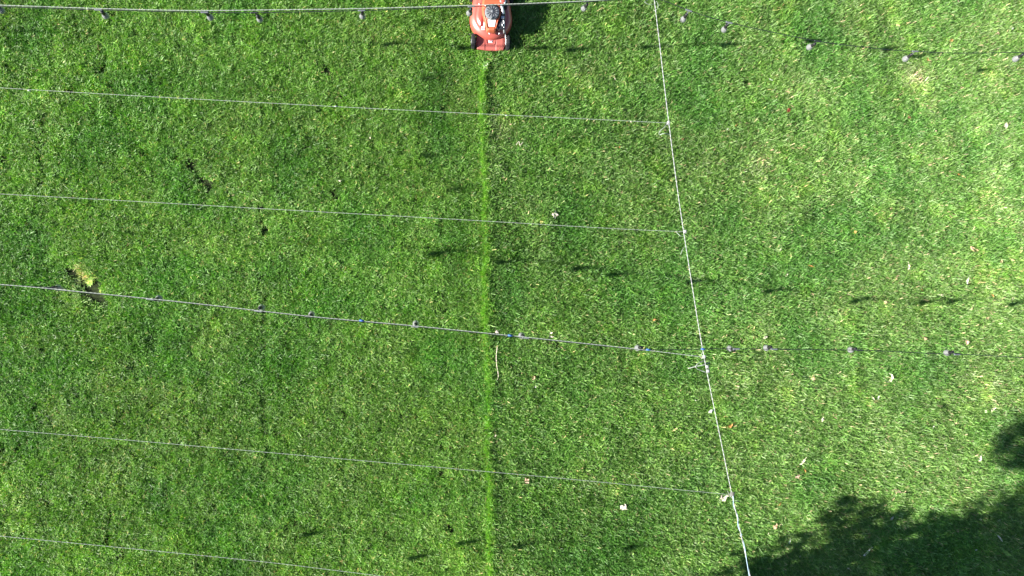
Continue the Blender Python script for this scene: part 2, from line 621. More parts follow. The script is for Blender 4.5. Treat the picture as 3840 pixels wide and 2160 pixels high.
def twisted(bm, path, r, pitch=0.045):
    """three strands twisted round a path"""
    path = [Vector(p) for p in path]
    L = [0]
    for a, b in zip(path[:-1], path[1:]):
        L.append(L[-1] + (b - a).length)
    M = max(8, int(L[-1] / pitch * 3))
    M = min(M, 900)
    S = []
    j = 0
    for k in range(M + 1):
        s = L[-1] * k / M
        while j < len(L) - 2 and L[j + 1] < s:
            j += 1
        f = (s - L[j]) / max(1e-6, L[j + 1] - L[j])
        S.append((s, path[j].lerp(path[j + 1], f), (path[j + 1] - path[j]).normalized()))
    for st in range(2):
        pts = []
        for s, c, t in S:
            a = t.cross(Vector((0, 0, 1))).normalized()
            b = t.cross(a)
            ph = 2 * math.pi * s / pitch / 1.5 + st * math.pi
            pts.append(c + (a * math.cos(ph) + b * math.sin(ph)) * r * .48)
        tube(bm, pts, r * .62, 5)


# the long white rope running from top to bottom
rope_px = [(2454, 0), (2472, 150), (2500, 394), (2546, 750), (2607, 1144), (2640, 1338), (2681, 1544), (2713, 1700), (2745, 1855), (2813, 2160)]
rope_pts = [at(u, v, ZL) for u, v in rope_px]
top = rope_pts[0] + (rope_pts[0] - rope_pts[2]) * 3.2
bot = rope_pts[-1] + (rope_pts[-1] - rope_pts[-3]) * 2.6
rope = empty('white_rope', (bot.x, bot.y, ZL))
tag(rope, 'white rope stretched from the top edge to the bottom edge, across the cable ends', 'rope')


def rel(o, pts):
    return [Vector(q) - o.location for q in pts]


bm = bmesh.new()
twisted(bm, rel(rope, smooth_path([top] + rope_pts + [bot], 4)), 0.0042, 0.06)
link('strand', bm, ropem, rope, True)
bm = bmesh.new()   # the bluish second cord wound round the lower part
wind = []
lowp = smooth_path([at(2745, 1855, ZL), at(2775, 1990, ZL), at(2813, 2160, ZL), bot], 10)
for i, q in enumerate(lowp):
    wind.append(q + Vector((math.cos(i * 1.1), 0, math.sin(i * 1.1))) * .009)
tube(bm, rel(rope, wind), 0.003, 5)
link('wound_cord', bm, mat('blue_grey_cord', (0.30, 0.42, 0.52), .7, .2), rope, True)


def tail(pts_px, r=.0026, zs=None, m=twinem, parent=rope, name='loose_end'):
    bm = bmesh.new()
    P = [at(u, v, ZL - .03 + (zs[i] if zs else 0.03 * math.sin(i * 1.3))) for i, (u, v) in enumerate(pts_px)]
    tube(bm, rel(parent, smooth_path(P, 6)), r, 6)
    return link(name, bm, m, parent, True)


tail([(2503, 462), (2490, 478), (2474, 492), (2471, 504)])
tail([(2474, 506), (2488, 501), (2500, 501), (2511, 505)], .0035)
tail([(2535, 868), (2548, 882), (2560, 886), (2566, 880)])
tail([(2572, 920), (2560, 935), (2552, 955)], .002)
tail([(2640, 1352), (2615, 1365), (2610, 1378), (2625, 1388), (2648, 1396)], .0032)
tail([(2662, 1358), (2640, 1368), (2610, 1374), (2580, 1382)], .0036)
tail([(2638, 1318), (2631, 1328), (2636, 1340), (2630, 1346)], .003)
tail([(2727, 1840), (2745, 1868), (2770, 1880)], .002)
tail([(2430, 0), (2418, 8), (2440, 18), (2462, 8)], .002)
tail([(2462, 4), (2468, 18), (2464, 34), (2452, 40)], .0022)


def knot(u, v, r=.016, parent=rope, m=ropem):
    bm = bmesh.new()
    c = at(u, v, ZL) - parent.location
    for k in range(3):
        ring = [c + Vector((math.cos(a) * r, math.sin(a) * r * .35 + (k - 1) * r * .7, math.sin(a) * r)) for a in np.linspace(0, 6.0, 12)]
        tube(bm, ring, r * .38, 6)
    return link('knot', bm, m, parent, True)


for (u, v) in ((2507, 461), (2569, 869), (2641, 1338), (2655, 1392), (2652, 1376)):
    knot(u, v, .012)
knot(2746, 1853, .017, rope, mat('dirty_knot', (.12, .12, .11), .8, .2, vary=.4, scale=90))

LX = -10.9     # x where the lines on the left are made fast


def left_end(p0, p1):
    t = (LX - p0.x) / (p1.x - p0.x)
    return p0.lerp(p1, t)


def twine(px, label, r=.0022, extra=None, sag=0.0):
    P = [at(u, v, ZL) for u, v in px]
    P = [left_end(P[0], P[1])] + P + ([extra] if extra else [])
    o = empty('twine', P[0])
    tag(o, label, 'twine', 'twine lines tied to the white rope')
    bm = bmesh.new()
    twisted(bm, rel(o, smooth_path(P, 6)), r, .05)
    link('strand', bm, twinem, o, True)
    return o


tw = twine([(0, 329), (350, 350), (700, 369.5), (1135, 393), (1500, 412), (2200, 446), (2506, 461)], 'thin white twine nearest the mower, tied to the rope at its right end')
twine([(0, 727), (400, 749), (1000, 783), (1700, 822), (2300, 857), (2568, 869)], 'thin white twine halfway between the mower and the row of bulbs across the middle')
twine([(0, 1610), (500, 1652), (1000, 1696), (2000, 1784), (2667, 1848), (2745, 1854)], 'thin white twine ending at the dark knot and the crumpled grey leaf')
tw5 = twine([(0, 2010), (500, 2058), (1000, 2108), (1430, 2160)], 'thin white twine cutting across the bottom left corner', .0024, at(2880, 2335, ZL))
twm = twine([(0, 1066), (174, 1081), (700, 1134), (1173, 1187), (1600, 1226), (2300, 1299), (2640, 1339)], 'white support line across the middle that carries the row of bulbs', .0034)
twt = twine([(0, 19), (350, 31), (700, 39), (1000, 37), (1400, 31), (1760, 20), (2000, 12), (2240, 1), (2450, -14)], 'white support line along the top edge, passing over the mower', .0038)
for (u, v) in ((110, 340), (1900, 433), (1260, 399)):
    bm = bmesh.new()
    c = at(u, v, ZL) - tw.location
    tube(bm, [c + Vector((-.012, 0, .002)), c + Vector((0, 0, .004)), c + Vector((.012, 0, 0))], .006, 6)
    link('knot', bm, twinem, tw, True)

# ------------------------------------------------------------------ light strings
ZB = 1.985


def bulb_parts():
    bm = bmesh.new()
    prof = [(.010, -.001), (.0155, -.006), (.0225, -.018), (.030, -.034), (.0325, -.048), (.029, -.064), (.017, -.076), (.002, -.080)]
    lathe(bm, prof, 18)
    me_b = bpy.data.meshes.new('bulb')
    bm.to_mesh(me_b)
    bm.free()
    me_b.materials.append(clearm)
    for q in me_b.polygons:
        q.use_smooth = True
    bm = bmesh.new()
    lathe(bm, [(.011, .052), (.015, .048), (.016, .030), (.0155, .006), (.017, .003), (.017, -.004), (.012, -.006)], 16)
    me_s = bpy.data.meshes.new('lamp_socket')
    bm.to_mesh(me_s)
    bm.free()
    me_s.materials.append(socketm)
    for q in me_s.polygons:
        q.use_smooth = True
    bm = bmesh.new()
    lathe(bm, [(.002, -.010), (.006, -.018), (.007, -.040), (.002, -.050)], 8)
    me_f = bpy.data.meshes.new('filament')
    bm.to_mesh(me_f)
    bm.free()
    me_f.materials.append(filam)
    return me_b, me_s, me_f


BULB, SOCK, FIL = bulb_parts()


def light_string(cable_px, bulbs_px, label, cable_mat, mats=None, ext0=None, ext1=None, clips=(), z=ZB, drop=.105, world_pts=None):
    conn = []
    for (u, v) in bulbs_px:
        b = at(u, v, z - drop - .075)
        conn.append(Vector((b.x, b.y, z)))
    P = [at(u, v, z) for u, v in cable_px]
    if ext0:
        P = [ext0] + P
    if ext1:
        P = P + [ext1]
    o = empty('string_light', P[0])
    tag(o, label, 'string light', 'string lights hung over the lawn')
    path = smooth_path(P, 6)
    bm = bmesh.new()
    twisted(bm, rel(o, path), .0046, .04)
    link('cable', bm, cable_mat, o, True)
    for k, c in enumerate(conn):
        # nearest place on the cable
        q = min(((a.lerp(b, t / 6)) for a, b in zip(path[:-1], path[1:]) for t in range(7)), key=lambda w: (w - c).length)
        i = min(range(len(path) - 1), key=lambda w: (path[w] - q).length)
        t = (path[i + 1] - path[i]).normalized()
        bm = bmesh.new()
        L = q - o.location
        tube(bm, [L - t * .034, L - t * .028, L + t * .028, L + t * .034], .0085, 8)
        tube(bm, [L, L + (c - q) * .5 + Vector((0, 0, -.03)), (c - o.location) + Vector((0, 0, -drop + .04))], .0042, 6)
        link('connector', bm, greym if k % 3 else blackm, o, True)
        s = bpy.data.objects.new('lamp_socket', SOCK)
        s.location = c - o.location + Vector((0, 0, -drop))
        s.rotation_euler = (random.uniform(-.16, .16), random.uniform(-.16, .16), random.random() * 6)
        col.objects.link(s)
        s.parent = o
        for nm, me in (('bulb', BULB), ('filament', FIL)):
            w = bpy.data.objects.new(nm, me)
            col.objects.link(w)
            w.parent = s
    for (u, v) in clips:
        bm = bmesh.new()
        c = at(u, v, ZL) - o.location
        tube(bm, [c + Vector((-.02, .002, .006)), c + Vector((0, 0, .012)), c + Vector((.02, -.002, .006))], .009, 8)
        link('blue_clip', bm, bluem, o, True)
    return o


sl_top = light_string([(0, 24), (350, 36), (700, 45), (1000, 47), (1400, 38), (1760, 25), (2000, 16), (2240, 4), (2400, -8), (2480, 0), (2590, 42), (2740, 86), (3032, 148), (3200, 172), (3440, 193), (3840, 196)],
                      [(15, 41), (405, 65), (791, 68), (979, 78), (1363, 64), (1763, 54), (2191, 36), (2560, 75), (2710, 113), (3032, 181), (3390, 222), (3801, 222)],
                      'string of bulbs along the top edge, black cable sagging at its right end', blackm,
                      ext0=Vector((LX, at(-1000, -20, ZB).y, ZB)), ext1=at(5300, 150, ZB + .3))
sl_mid = light_string([(0, 1068), (174, 1083), (700, 1136), (1173, 1189), (1600, 1229), (2300, 1301), (2430, 1312), (2634, 1309), (2725, 1308), (3140, 1312), (3300, 1316), (3550, 1328), (3840, 1342)],
                      [(227, 1080), (602, 1122), (986, 1154), (1173, 1181), (1561, 1215), (1956, 1258), (2391, 1302), (2734, 1308), (2870, 1301), (3184, 1308), (3542, 1320)],
                      'string of bulbs across the middle, black cable right of the white rope', blackm,
                      ext0=Vector((LX, at(-1500, 925, ZB).y, ZB)), ext1=at(5300, 1450, ZB + .3), clips=((1357, 1202), (1913, 1258), (2430, 1311), (2635, 1309)))
# a third string below the frame; its bulbs throw shadows into the picture


def cast(u, v, z):
    return shade_pt(u * 3840 / 2576, v * 3840 / 2576, z)


def string_world(pts, bulbs, label):
    o = empty('string_light', pts[0])
    tag(o, label, 'string light', 'string lights hung over the lawn')
    bm = bmesh.new()
    path = smooth_path(pts, 6)
    twisted(bm, rel(o, path), .0046, .04)
    link('cable', bm, blackm, o, True)
    for b in bulbs:
        c = b - o.location
        bm = bmesh.new()
        tube(bm, [c + Vector((0, 0, .18)), c + Vector((0, 0, .09))], .005, 6)
        link('connector', bm, blackm, o)
        s = bpy.data.objects.new('lamp_socket', SOCK)
        s.location = c + Vector((0, 0, .06))
        col.objects.link(s)
        s.parent = o
        for nm, me in (('bulb', BULB), ('filament', FIL)):
            w = bpy.data.objects.new(nm, me)
            col.objects.link(w)
            w.parent = s


zb = 1.9
bl = [cast(u, v, zb) for u, v in ((785, 1340), (1050, 1398), (1170, 1362), (1319, 1366), (1599, 1370), (1860, 1385))]
string_world([Vector((LX, bl[0].y + .35, 2.1))] + [b + Vector((0, 0, .18)) for b in bl] + [Vector((3.2, bl[-1].y - .1, 2.0))], bl, 'string of bulbs hung below the bottom edge of the picture')
zc = 3.6
bl = [cast(u, v, zc) for u, v in ((1075, 60), (1085, 198), (1085, 392), (1150, 476), (1105, 640))]
string_world([Vector((bl[0].x - .1, 6.6, 3.85))] + [b + Vector((0, 0, .18)) for b in bl] + [Vector((bl[-1].x + .2, -5.6, 3.85))], bl, 'string of bulbs hung high beyond the left edge of the picture')
lxp = bl[-1].x
post(top.x, top.y + .05, 2.02, 'wooden post above the picture that holds the top of the white rope')
post(bot.x, bot.y - .05, 2.02, 'wooden post below the picture that holds the foot of the white rope')
for yy, txt in ((at(-1000, -20, ZB).y, 'upper'), (at(-1500, 925, ZB).y, 'middle'), (-4.9, 'lower')):
    post(LX - .06, yy, 2.2, f'wooden post beyond the left edge at the {txt} end of the lines')
for q, txt in ((at(5300, 150, ZB + .3), 'top'), (at(5300, 1450, ZB + .3), 'middle')):
    post(q.x + .06, q.y, 2.35, f'wooden post beyond the right edge holding the {txt} light string')
post(lxp - .4, 6.65, 3.9, 'tall wooden post far up beyond the left edge')
post(lxp + .2, -5.65, 3.9, 'tall wooden post far down beyond the left edge')


# ------------------------------------------------------------------ lawn mower
redm = mat('red_paint', (0.36, 0.07, 0.05), 0.36, 0.9, vary=0.12, scale=6)
fadem = mat('faded_red_plastic', (0.33, 0.085, 0.068), 0.5, 0.4, vary=0.1, scale=8)
orangem = mat('orange_red_shroud', (0.42, 0.10, 0.045), 0.35, 0.5, vary=0.08, scale=9)
darkm = mat('dark_plastic', (0.016, 0.018, 0.024), 0.45, 0.4)
greyp = mat('dusty_grey_plastic', (0.13, 0.14, 0.15), 0.55, 0.4, vary=0.3, scale=30)
rubber = mat('tyre_rubber', (0.02, 0.021, 0.022), 0.7, 0.3, vary=0.3, scale=40)
metalm = mat('dull_metal', (0.55, 0.56, 0.57), 0.38, 0.5, metal=0.8)
whitem = mat('white_label', (0.62, 0.62, 0.61), 0.4, 0.4)
inkm = mat('grey_print', (0.25, 0.26, 0.28), 0.5)
blackt = mat('black_tube', (0.015, 0.015, 0.016), 0.4)

mower = empty('lawn_mower', (mo.x, mo.y, 0))
mower.rotation_euler = (0, 0, R(-1.0))
tag(mower, 'red petrol lawn mower with black engine cover, cut off by the top edge', 'lawn mower')


def outline(s, dz, ins=0.0):
    """deck outline; ins = inset in metres"""
    pts = []
    r_ = .262 - ins
    for a in np.linspace(-104, 104, 27):
        pts.append(Vector((r_ * math.sin(R(a)) , .272 - r_ * math.cos(R(a)) * 1.0, dz)))
    w1, w2, yb = .228 - ins, .19 - ins, .66 - ins
    pts += [Vector((w1, .50, dz)), Vector((w2, yb - .04, dz)), Vector((w2 - .04, yb, dz)), Vector((-w2 + .04, yb, dz)), Vector((-w2, yb - .04, dz)), Vector((-w1, .50, dz))]
    return pts


bm = bmesh.new()
loft(bm, [outline(1, .055), outline(1, .10), outline(1, .150, .004), outline(1, .175, .018), outline(1, .197, .045), outline(1, .208, .068), outline(1, .207, .08), outline(1, .232, .092), outline(1, .238, .105), outline(1, .238, .15)], False, True)
deck = link('deck', bm, redm, mower, True)
# slot shadow put on as a deep red plate, and rim bolts on the deck
bm = bmesh.new()
loft(bm, [[Vector((-.135, .12, .2385)), Vector((-.098, .13, .2385)), Vector((-.085, .30, .2385)), Vector((-.12, .26, .2385))],
          [Vector((-.130, .13, .243)), Vector((-.102, .138, .243)), Vector((-.09, .29, .243)), Vector((-.118, .25, .243))]])
link('deck_slot_shade', bm, mat('slot_shade_red', (.16, .012, .01), .6), deck)
# front apron between the wheels
bm = bmesh.new()
prof = [(-.100, .060), (-.104, .082), (-.096, .094), (-.060, .104), (.0, .112), (.05, .120), (.11, .135)]
rows = []
for y, z in prof:
    w = .172 if y > -.09 else .166
    rows.append([Vector((x, y + (.012 * (abs(x) / .17) ** 2 if y < -.05 else 0), z + (.006 if .06 < abs(x) < .155 else 0))) for x in (-w, -w * .92, -.15, -.075, -.06, 0, .06, .075, .15, w * .92, w)])
for ra, rb in zip(rows[:-1], rows[1:]):
    va, vb = [bm.verts.new(q) for q in ra], [bm.verts.new(q) for q in rb]
    for k in range(len(va) - 1):
        bm.faces.new((va[k], va[k + 1], vb[k + 1], vb[k]))
bmesh.ops.remove_doubles(bm, verts=bm.verts[:], dist=1e-5)
bmesh.ops.solidify(bm, geom=bm.faces[:], thickness=.012)
apron = link('front_apron', bm, fadem, mower, False)
bm = bmesh.new()   # raised trapezoid rim round the badge
for a, b in (((-.066, .055), (-.048, -.035)), ((-.048, -.035), (.048, -.035)), ((.048, -.035), (.066, .055))):
    d = Vector((b[0] - a[0], b[1] - a[1], 0)).normalized()
    nn = Vector((-d.y, d.x, 0)) * .005
    za, zb2 = .120 + a[1] * .15, .120 + b[1] * .15
    A, B = Vector((*a, za)), Vector((*b, zb2))
    dn = Vector((0, 0, -.02))
    loft(bm, [[A - nn * 1.6 + dn, A + nn * 1.6 + dn, A + nn, A - nn], [B - nn * 1.6 + dn, B + nn * 1.6 + dn, B + nn, B - nn]])
link('badge_rim', bm, fadem, apron)
bm = bmesh.new()   # badge: pale shield with upright bars
loft(bm, [[Vector((x, y, .1115 + .1 * y)) for x, y in ((-.024, -.016), (.024, -.016), (.026, .034), (-.026, .034))],
          [Vector((x, y, .1175 + .1 * y)) for x, y in ((-.022, -.014), (.022, -.014), (.024, .032), (-.024, .032))]])
badge = link('badge', bm, mat('pale_badge', (.72, .62, .62), .4), apron)
bm = bmesh.new()
for x in (-.012, .012):
    box(bm, x - .0028, x + .0028, -.008, .026, .117, .1215)
box(bm, -.009, .009, .004, .009, .117, .1213)
for x in (-.012, 0, .012):
    box(bm, x - .0022, x + .0022, .0265, .0305, .1180, .1222)
link('crest', bm, mat('crest_print', (.45, .12, .14), .5), badge)


def wheel(x, y, r_, w):
    bm = bmesh.new()
    lathe(bm, [(r_ * .62, -w / 2), (r_ * .92, -w / 2), (r_ * .99, -w * .36), (r_, -w * .2), (r_, w * .2), (r_ * .99, w * .36), (r_ * .92, w / 2), (r_ * .62, w / 2)], 28, 'X')
    for k in range(28):   # tread lugs
        a = 2 * math.pi * k / 28
        c, s = math.cos(a), math.sin(a)
        for sx in (-1, 1):
            q = [bm.verts.new(Vector((sx * w * .12 + dx, (r_ + dr) * c - dt * s, (r_ + dr) * s + dt * c))) for dx, dr, dt in
                 ((-w * .1, -.001, -.005), (w * .1, -.001, -.005), (w * .1, -.001, .005), (-w * .1, -.001, .005), (-w * .08, .004, -.003), (w * .08, .004, -.003), (w * .08, .004, .003), (-w * .08, .004, .003))]
            for f in ((0, 1, 5, 4), (1, 2, 6, 5), (2, 3, 7, 6), (3, 0, 4, 7), (4, 5, 6, 7)):
                bm.faces.new([q[i] for i in f])
    o = link('wheel', bm, rubber, mower, False, (x, y, r_ + .006))
    bm = bmesh.new()
    lathe(bm, [(.012, -w * .56), (r_ * .3, -w * .54), (r_ * .34, -w * .42), (r_ * .66, -w * .46), (r_ * .66, w * .46), (r_ * .34, w * .42), (r_ * .3, w * .54), (.012, w * .56)], 20, 'X')
    link('rim', bm, mat('grey_rim', (.28, .29, .30), .5), o, False)
    return o


for sx in (-1, 1):
    wheel(sx * .212, 0, .088, .05)
    wheel(sx * .245, .60, .10, .05)
bm = bmesh.new()   # axle and adjuster rod
tube(bm, [(-.20, 0, .094), (.20, 0, .094)], .008, 8)
link('front_axle', bm, metalm, mower, True)
bm = bmesh.new()
tube(bm, smooth_path([(.186, -.045, .125), (.186, .0, .15), (.178, .06, .165), (.176, .14, .17)], 4), .0042, 6)
link('height_rod', bm, metalm, mower, True)

# engine: block, orange shroud, starter cover, label
bm = bmesh.new()
box(bm, .06, .165, .075, .33, .235, .315, .012)
box(bm, .085, .15, .10, .22, .315, .335, .008)
eng = link('engine_block', bm, darkm, mower)
bm = bmesh.new()
rows = []
for y, w, z0, zt in ((.050, .042, .235, .268), (.058, .048, .235, .312), (.09, .056, .235, .332), (.15, .072, .235, .352), (.21, .093, .235, .366), (.27, .108, .235, .374), (.34, .115, .235, .376), (.40, .112, .235, .368), (.43, .10, .235, .34)):
    bv = .016
    rows.append([Vector(q) for q in ((-w - .006, y, z0), (-w - .003, y, zt - bv * 1.6), (-w + bv * .5, y, zt - bv * .4), (-w + bv * 1.3, y, zt), (w - bv * 1.3, y, zt), (w - bv * .5, y, zt - bv * .4), (w + .003, y, zt - bv * 1.6), (w + .006, y, z0))])
loft(bm, rows)
shroud = link('engine_shroud', bm, orangem, mower, False)
bm = bmesh.new()   # ribs along the shroud edges
for sx in (-1, 1):
    tube(bm, [(sx * .050, .075, .330), (sx * .068, .15, .351), (sx * .088, .21, .365), (sx * .10, .29, .372)], .006, 6)
link('edge_rib', bm, orangem, shroud, True)
bm = bmesh.new()
prof = [(.086, .360), (.086, .392), (.080, .402), (.055, .410), (.050, .408), (.018, .414), (.012, .420), (.002, .421)]
lathe(bm, prof, 26, 'Z', (0, .245, 0))
cover = link('starter_cover', bm, greyp, mower, False)
for k, a in enumerate(np.linspace(38, 142, 11)):
    bm = bmesh.new()
    c, s = math.cos(R(a)), math.sin(R(a))
    q = []
    for rr, zz in ((.080, .398), (.104, .384), (.104, .376), (.080, .376)):
        for sd in (-.0032, .0032):
            q.append(Vector((rr * c - sd * s, .245 + rr * s + sd * c, zz)))
    loft(bm, [[q[0], q[1], q[3], q[2]], [q[6], q[7], q[5], q[4]]])
    link('cooling_fin', bm, darkm, cover)
bm = bmesh.new()
for a in range(0, 360, 30):
    c, s = math.cos(R(a)), math.sin(R(a))
    q = [Vector((rr * c - sd * s, .245 + rr * s + sd * c, z)) for rr, sd, z in ((.020, -.003, .4165), (.020, .003, .4165), (.072, .004, .408), (.072, -.004, .408))]
    loft(bm, [[w - Vector((0, 0, .02)) for w in q], q])
link('spoke', bm, darkm, cover)
bm = bmesh.new()
tube(bm, [(.01, .18, .412), (-.005, .165, .408), (-.02, .155, .402)], .007, 8)
link('pull_handle', bm, greyp, cover, True)
bm = bmesh.new()   # white label on the sloping shroud top
def sz(y):
    return float(np.interp(y, [.058, .09, .15, .21], [.312, .332, .352, .366]))
Q = [Vector((x, y, sz(y) + .002)) for x, y in ((-.036, .092), (.036, .092), (.047, .165), (-.047, .165))]
loft(bm, [Q, [q + Vector((0, 0, .003)) for q in Q]])
lab = link('label', bm, whitem, shroud)
bm = bmesh.new()
for yy, w in ((.105, .02), (.118, .026), (.150, .03)):
    box(bm, -w, w, yy - .0018, yy + .0018, sz(yy) + .0042, sz(yy) + .0062)
link('label_print', bm, mat('pale_print', (.55, .6, .62), .5), lab)
bm = bmesh.new()   # sticker on the deck left of the shroud
box(bm, -.122, -.082, .085, .20, .2385, .2405)
st = link('sticker', bm, whitem, deck)
bm = bmesh.new()
box(bm, -.116, -.088, .092, .115, .2407, .2412)
box(bm, -.106, -.098, .13, .19, .2407, .2412)
link('sticker_print', bm, inkm, st)
bm = bmesh.new()   # fuel tank, filler and lever on the right
lathe(bm, [(.034, .33), (.040, .345), (.040, .375), (.034, .385), (.004, .387)], 16, 'Z', (.125, .40, 0))
link('fuel_cap', bm, redm, mower, True)
bm = bmesh.new()
box(bm, .065, .185, .34, .46, .24, .345, .02)
link('fuel_tank', bm, darkm, mower)
bm = bmesh.new()
tube(bm, smooth_path([(.110, .355, .36), (.118, .32, .372), (.132, .27, .365), (.135, .245, .352)], 4), .016, 10, .019)
tube(bm, [(.150, .36, .37), (.155, .40, .375)], .013, 8)
link('filler_neck', bm, metalm, mower, True)
bm = bmesh.new()
box(bm, .112, .150, .19, .225, .335, .352, .005)
tube(bm, smooth_path([(.142, .18, .335), (.150, .13, .325), (.150, .085, .30), (.155, .05, .26)], 4), .0085, 8)
tube(bm, [(.128, .15, .337), (.130, .10, .330)], .007, 8)
link('exhaust_guard', bm, metalm, eng, True)
bm = bmesh.new()   # spark lead
tube(bm, smooth_path([(-.075, .36, .33), (-.085, .33, .30), (-.09, .30, .265), (-.08, .26, .245)], 4), .006, 6)
link('spark_lead', bm, blackt, mower, True)
bm = bmesh.new()   # bolt heads
for x, y, z in ((-.075, .325, .374), (-.02, .045, .240), (.1, .05, .240), (-.15, .40, .24)):
    lathe(bm, [(.010, z), (.010, z + .006), (.006, z + .009), (.001, z + .0095)], 8, 'Z', (x, y, 0))
link('bolt', bm, metalm, mower, False)
bm = bmesh.new()   # little studs and clips along the left skirt
for y in (.16, .04):
    lathe(bm, [(.008, -.27), (.009, -.262), (.008, -.255)], 8, 'X', (0, y + .03, .12))
link('skirt_stud', bm, darkm, deck)
for sx in (-1, 1):
    bm = bmesh.new()
    tube(bm, smooth_path([(sx * .20, .60, .20), (sx * .21, .85, .50), (sx * .225, 1.15, .86), (sx * .225, 1.30, .98)], 4), .0125, 10)
    link('handle_tube', bm, blackt, mower, True)
bm = bmesh.new()
tube(bm, [(-.225, 1.30, .98), (.225, 1.30, .98)], .0155, 10)
link('grip_bar', bm, darkm, mower, True)
bm = bmesh.new()
tube(bm, [(-.215, .95, .625), (.215, .95, .625)], .010, 8)
link('brace', bm, blackt, mower, True)

# ------------------------------------------------------------------ fallen leaves
LC = {'tan': (.50, .36, .22), 'orange': (.52, .24, .09), 'brown': (.22, .115, .06), 'pale': (.66, .58, .45), 'pink': (.56, .38, .29), 'grey': (.46, .40, .34), 'green': (.20, .34, .07), 'white': (.78, .74, .68), 'lime': (.30, .44, .10), 'red': (.20, .05, .03)}
LM = {k: mat('leaf_' + k, c, .7, .25, vary=.3, scale=45) for k, c in LC.items()}


def leaf_mesh(kind, L, W, seed):
    r = random.Random(seed)
    bm = bmesh.new()
    nu, nv = 7, 5
    g = []
    curl, bend, tw = r.uniform(.8, 2.0), r.uniform(-1.4, 1.4), r.uniform(-.8, .8)
    if kind == 'flat':
        curl, bend, tw = r.uniform(.2, .6), r.uniform(-.4, .4), r.uniform(-.2, .2)
    for i in range(nu):
        t = i / (nu - 1)
        half = W / 2 * (math.sin(math.pi * min(1, t * .92 + .04)) ** .75) * (1.15 - .4 * t)
        row = []
        for j in range(nv):
            s = j / (nv - 1) * 2 - 1
            edge_j = 1 + (.16 * math.sin(t * 19 + s) if abs(s) > .9 else 0)
            if kind == 'ring':
                a = t * 4.6 + .4
                p_ = Vector((math.cos(a) * L * .38, math.sin(a) * L * .38, .02 + .01 * math.sin(a * 2)))
                nrm = Vector((math.cos(a), math.sin(a), .9)).normalized()
                row.append(bm.verts.new(p_ + nrm * s * half * .55 + Vector((0, 0, .3 * half * s * s))))
                continue
            x = (t - .5) * L
            y = s * half * edge_j
            if kind == 'crumple':
                z = .25 * L * (mnoise.noise(Vector((x / L * 3.2 + seed, y / L * 3.2, seed * .37))) + .25)
                q = Vector((x * (1 - .3 * abs(s)), y, z))
                q += Vector((r.gauss(0, .05 * L), r.gauss(0, .05 * L), r.gauss(0, .06 * L)))
            else:
                ang = s * curl
                rad_ = half / max(curl, .2)
                q = Vector((x, rad_ * math.sin(ang) * edge_j, rad_ * (1 - math.cos(ang)) * (1.2 if kind == 'curl' else .6)))
                a = bend * (t - .5)
                q = Vector((q.x * math.cos(a) , q.y + .25 * L * math.sin(a) * (t - .5) * 2, q.z + abs(q.x) * math.sin(abs(a)) * .5))
                q.rotate(Euler((tw * (t - .5), 0, 0)))
            row.append(bm.verts.new(q))
        g.append(row)
    for i in range(nu - 1):
        for j in range(nv - 1):
            bm.faces.new((g[i][j], g[i + 1][j], g[i + 1][j + 1], g[i][j + 1]))
    if kind not in ('ring', 'crumple'):   # stalk
        tube(bm, [Vector((L * .45, 0, .002)), Vector((L * .6, .04 * L, .004)), Vector((L * .72, .02 * L, .006))], L * .018, 4)
    return bm


